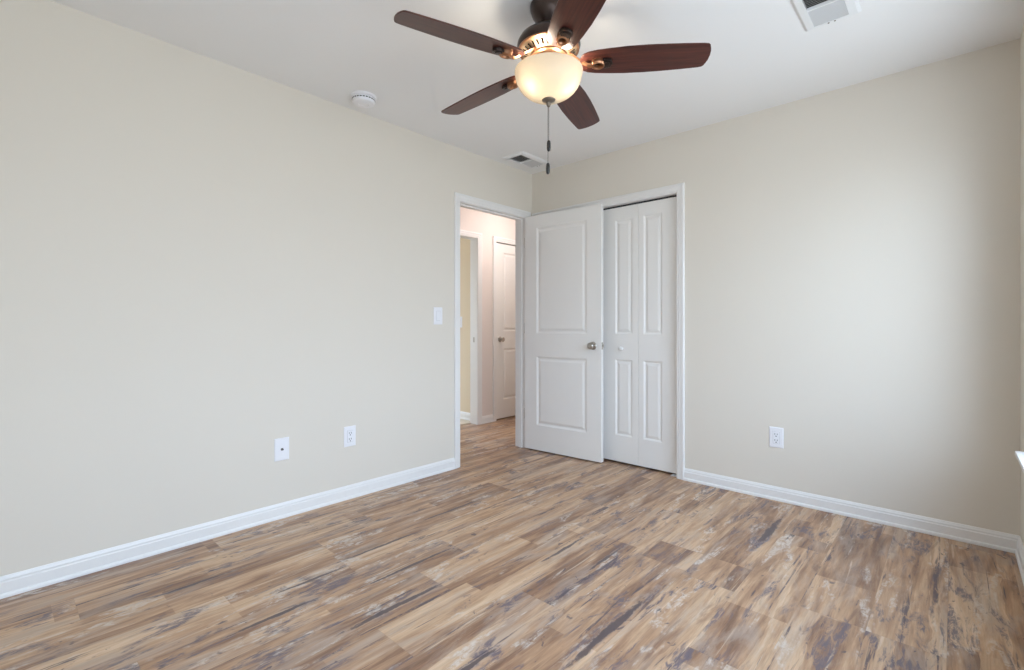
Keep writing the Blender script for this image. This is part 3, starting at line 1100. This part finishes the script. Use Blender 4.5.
for i in range(NV):
    a0, a1 = 2 * PI * i / NV, 2 * PI * (i + 1) / NV
    w = (a1 - a0)
    b0, b1 = a0 + w * 0.30, a0 + w * 0.70
    for (s0, s1, aa, ab) in ((0, 0.22, a0, b0), (0, 0.22, b0, b1), (0, 0.22, b1, a1), (0.22, 0.78, a0, b0), (0.22, 0.78, b1, a1),
                             (0.78, 1, a0, b0), (0.78, 1, b0, b1), (0.78, 1, b1, a1)):
        bm.faces.new([bm.verts.new(cone_pt(s, a)) for s, a in ((s0, aa), (s0, ab), (s1, ab), (s1, aa))])
bmesh.ops.remove_doubles(bm, verts=bm.verts[:], dist=1e-5)
bmesh.ops.solidify(bm, geom=bm.faces[:], thickness=0.0015)
o = obj('vent_ring', bm, simple('vent_ring_bronze', (0.46, 0.33, 0.22), 0.38, metal=0.7), mh); o['label'] = 'slotted copper vent ring'
bm = bmesh.new()
add_lathe(bm, fz([(0.0, 2.245), (0.112, 2.245), (0.112, 2.2435), (0.0, 2.2435)]), n=48, cap=False)
obj('motor_plate', bm, M_PEND, mh)
bm = bmesh.new()
add_lathe(bm, fz([(0.0, 2.243), (0.079, 2.243), (0.080, 2.222), (0.077, 2.212), (0.066, 2.208), (0.062, 2.200), (0.062, 2.176), (0.056, 2.170), (0.0, 2.170)]), n=56, cap=False)
obj('switch_housing', bm, M_COPPER, fan, smooth=40)

# glass bowl
prof_o = [(0.1430, 2.155), (0.1440, 2.151), (0.1430, 2.145), (0.1420, 2.139), (0.1400, 2.126), (0.1350, 2.110), (0.1275, 2.094), (0.1150, 2.077),
          (0.0985, 2.062), (0.0790, 2.050), (0.0560, 2.042), (0.0300, 2.037), (0.0080, 2.0355)]
prof_i = [(max(r - 0.0035, 0.0075), z + 0.0035) for r, z in prof_o[2:]][::-1] + [(0.1390, 2.150), (0.1400, 2.155)]
bm = bmesh.new()
add_lathe(bm, fz(prof_o + prof_i + prof_o[:1]), n=72, cap=False)
bmesh.ops.remove_doubles(bm, verts=bm.verts[:], dist=1e-6)
bo = obj('glass_bowl', bm, M_BOWL, fan, smooth=60); bo['label'] = 'frosted cream glass bowl, lit'
bo.data.materials.append(M_CLEAR)
for p in bo.data.polygons:
    c_ = p.center
    if p.normal.x * c_.x + p.normal.y * c_.y + p.normal.z * (c_.z + 0.25) < 0:
        p.material_index = 1
bm = bmesh.new()
add_lathe(bm, fz([(0.0, 2.172), (0.0045, 2.172), (0.0045, 2.036), (0.0, 2.036)]), n=12, cap=False)
obj('centre_rod', bm, M_FINIAL, bo)
bm = bmesh.new()
add_lathe(bm, fz([(0.0, 2.0362), (0.026, 2.0365), (0.0285, 2.034), (0.026, 2.029), (0.016, 2.025), (0.0095, 2.023), (0.0085, 2.018), (0.0095, 2.013), (0.006, 2.006), (0.003, 2.003), (0.0, 2.0025)]), n=40, cap=False)
obj('finial', bm, M_FINIAL, fan, smooth=50)

# bulbs inside the bowl
rv = Vector((math.cos(YAW), math.sin(YAW), 0))
fv = Vector((-math.sin(YAW), math.cos(YAW), 0))
for s in (-1, 1):
    bm = bmesh.new()
    p1 = rv * ((-0.073, 0.079)[s > 0]) - fv * ((0.050, 0.036)[s > 0]) + Vector((0, 0, 2.0715 - ROOM_H))
    dr = Vector((p1.x, p1.y, -0.130)).normalized()
    M = Matrix.Translation(p1 - dr * 0.069) @ rot_y_to(dr)
    add_lathe(bm, [(0.0, -0.012), (0.011, -0.012), (0.011, 0.008), (0.014, 0.020), (0.0185, 0.034), (0.0195, 0.046), (0.017, 0.058), (0.010, 0.066), (0.0, 0.069)], M, 24, cap=False)
    o = obj('bulb', bm, M_BULB, fan, smooth=60); o['label'] = 'glowing bulb'
    bm = bmesh.new()
    add_lathe(bm, [(0.0, -0.038), (0.015, -0.038), (0.015, -0.010), (0.0, -0.010)], M, 20, cap=False)
    obj('socket', bm, M_PLATE, o, smooth=40)

# blades and irons
half = [(0.132, 0.018), (0.136, 0.034), (0.146, 0.046), (0.166, 0.056), (0.200, 0.063), (0.25, 0.068), (0.32, 0.073), (0.40, 0.074),
        (0.48, 0.072), (0.56, 0.068), (0.62, 0.064), (0.638, 0.061), (0.645, 0.055)]
tip = [(0.651, 0.040), (0.6555, 0.022), (0.657, 0.0)]
up = half + tip
outline = up + [(x, -y) for x, y in reversed(up[:-1])]
PITCH = math.radians(-12.5)


def bladed(k):
    a = 4.4005 - k * 2 * PI / 5
    R = Matrix.Rotation(a, 4, 'Z')
    b_ = bmesh.new()
    add_prism(b_, outline, -0.003, 0.003)
    bl_ = obj('blade', b_, M_BLADE, fan, bevel=0.0015)
    bl_.matrix_local = R @ Matrix.Translation((0, 0, ZB - ROOM_H)) @ Matrix.Rotation(math.radians((0, 1.2, 1.0, 0, 0)[k]), 4, 'Y') @ Matrix.Rotation(PITCH, 4, 'X')
    # blade iron: arm from the motor, open ring and end plate under the blade
    b_ = bmesh.new()
    zt = -0.0032
    # end plate (hexagonal) with raised lip
    hexa = [(0.222, -0.020), (0.240, -0.026), (0.258, -0.020), (0.266, 0.0), (0.258, 0.020), (0.240, 0.026), (0.222, 0.020)]
    hb = bmesh.new()
    add_prism(hb, hexa, zt - 0.012, zt)
    hex2 = [(0.236 + (x - 0.240) * 0.72, y * 0.70) for x, y in hexa]
    add_prism(hb, hex2, zt - 0.017, zt - 0.012)
    # open ring
    nR = 28
    ringv = []
    for i in range(nR):
        t = 2 * PI * i / nR
        row = []
        for rr, zz in ((0.0125, zt), (0.0125, zt - 0.013), (0.016, zt - 0.019), (0.021, zt - 0.020), (0.026, zt - 0.014), (0.026, zt)):
            row.append(b_.verts.new((0.206 + rr * 1.15 * math.cos(t), rr * math.sin(t), zz)))
        ringv.append(row)
    for i in range(nR):
        A, B = ringv[i], ringv[(i + 1) % nR]
        for q in range(6):
            q2 = (q + 1) % 6
            b_.faces.new((A[q], A[q2], B[q2], B[q]))
    # arm: swept flat bar rising to the motor
    path = [(0.186, zt - 0.012, 0.015), (0.165, zt - 0.010, 0.0105), (0.140, 0.004, 0.0095), (0.115, 0.022, 0.012), (0.090, 0.038, 0.018), (0.070, 0.042, 0.021)]
    rows = []
    for x, z, hw in path:
        th = 0.008
        rows.append([b_.verts.new(p) for p in ((x, -hw, z), (x, -hw * 0.55, z - th), (x, hw * 0.55, z - th), (x, hw, z), (x, hw * 0.5, z + 0.003), (x, -hw * 0.5, z + 0.003))])
    for A, B in zip(rows, rows[1:]):
        for q in range(6):
            q2 = (q + 1) % 6
            b_.faces.new((A[q], A[q2], B[q2], B[q]))
    b_.faces.new(rows[0]); b_.faces.new(rows[-1])
    ir = obj('blade_iron', b_, M_COPPER, bl_, smooth=35)
    ir['label'] = 'copper bronze blade bracket'
    o_ = obj('bracket_cap', hb, M_BRONZE, bl_, bevel=0.002); o_['label'] = 'dark bronze bracket cap'
    b_ = bmesh.new()
    add_lathe(b_, [(0.0, zt), (0.0122, zt), (0.0122, zt - 0.002), (0.0, zt - 0.002)], Matrix.Translation((0.206, 0, 0)), 20, cap=False)
    obj('iron_recess', b_, M_PEND, bl_)


for k in range(5):
    bladed(k)


# pull chains
def chain(x, y, z0, z1, pend):
    b_ = bmesh.new()
    n = int((z0 - z1) / 0.004)
    add_tube(b_, [(x, y, z0 - ROOM_H), (x, y, z1 - ROOM_H)], 0.0011, 8)
    for i in range(n):
        z = z0 - (i + 0.5) * 0.004 - ROOM_H
        add_lathe(b_, [(0.0, z + 0.0017), (0.0017, z), (0.0, z - 0.0017)], Matrix.Translation((x, y, 0)), 6, cap=False)
    c_ = obj('pull_chain', b_, M_CHAIN, fan)
    b_ = bmesh.new()
    add_lathe(b_, [(0.0, 0.0), (0.003, -0.001), (0.0068, -0.005), (0.0080, -0.014), (0.0083, -0.026), (0.0080, -0.036), (0.0068, -0.044), (0.0025, -0.048), (0.0, -0.0485)],
              Matrix.Translation((x, y, z1 + 0.002 - ROOM_H)), 20, cap=False)
    o_ = obj('pull_knob', b_, M_PEND, c_, smooth=60); o_['label'] = 'black chain pendant'


q = rv
chain(q.x * 0.0006, q.y * 0.0006, 2.004, 1.862, 0)
chain(-q.x * 0.003, -q.y * 0.003, 2.006, 1.766, 0)

# ------------------------------------------------------------------ hall ceiling lamp (lights the hall through the doorway)
hl = empty('hall_ceiling_lamp', (-0.42, 0.60, ROOM_H))
tag(hl, 'small flush dome lamp on the hall ceiling, lit', 'ceiling lamp')
bm = bmesh.new(); add_lathe(bm, [(0.0, 0.0), (0.135, 0.0), (0.138, -0.012), (0.130, -0.025), (0.0, -0.025)], n=40, cap=False)
obj('lamp_base', bm, M_NICKEL, hl, smooth=40)
bm = bmesh.new(); add_lathe(bm, [(0.124, -0.0255), (0.120, -0.045), (0.100, -0.075), (0.065, -0.095), (0.030, -0.102), (0.0, -0.104)], n=40, cap=False)
obj('lamp_shade', bm, emit_mat('lit_dome', (1.0, 0.91, 0.90), 52.0), hl, smooth=60)
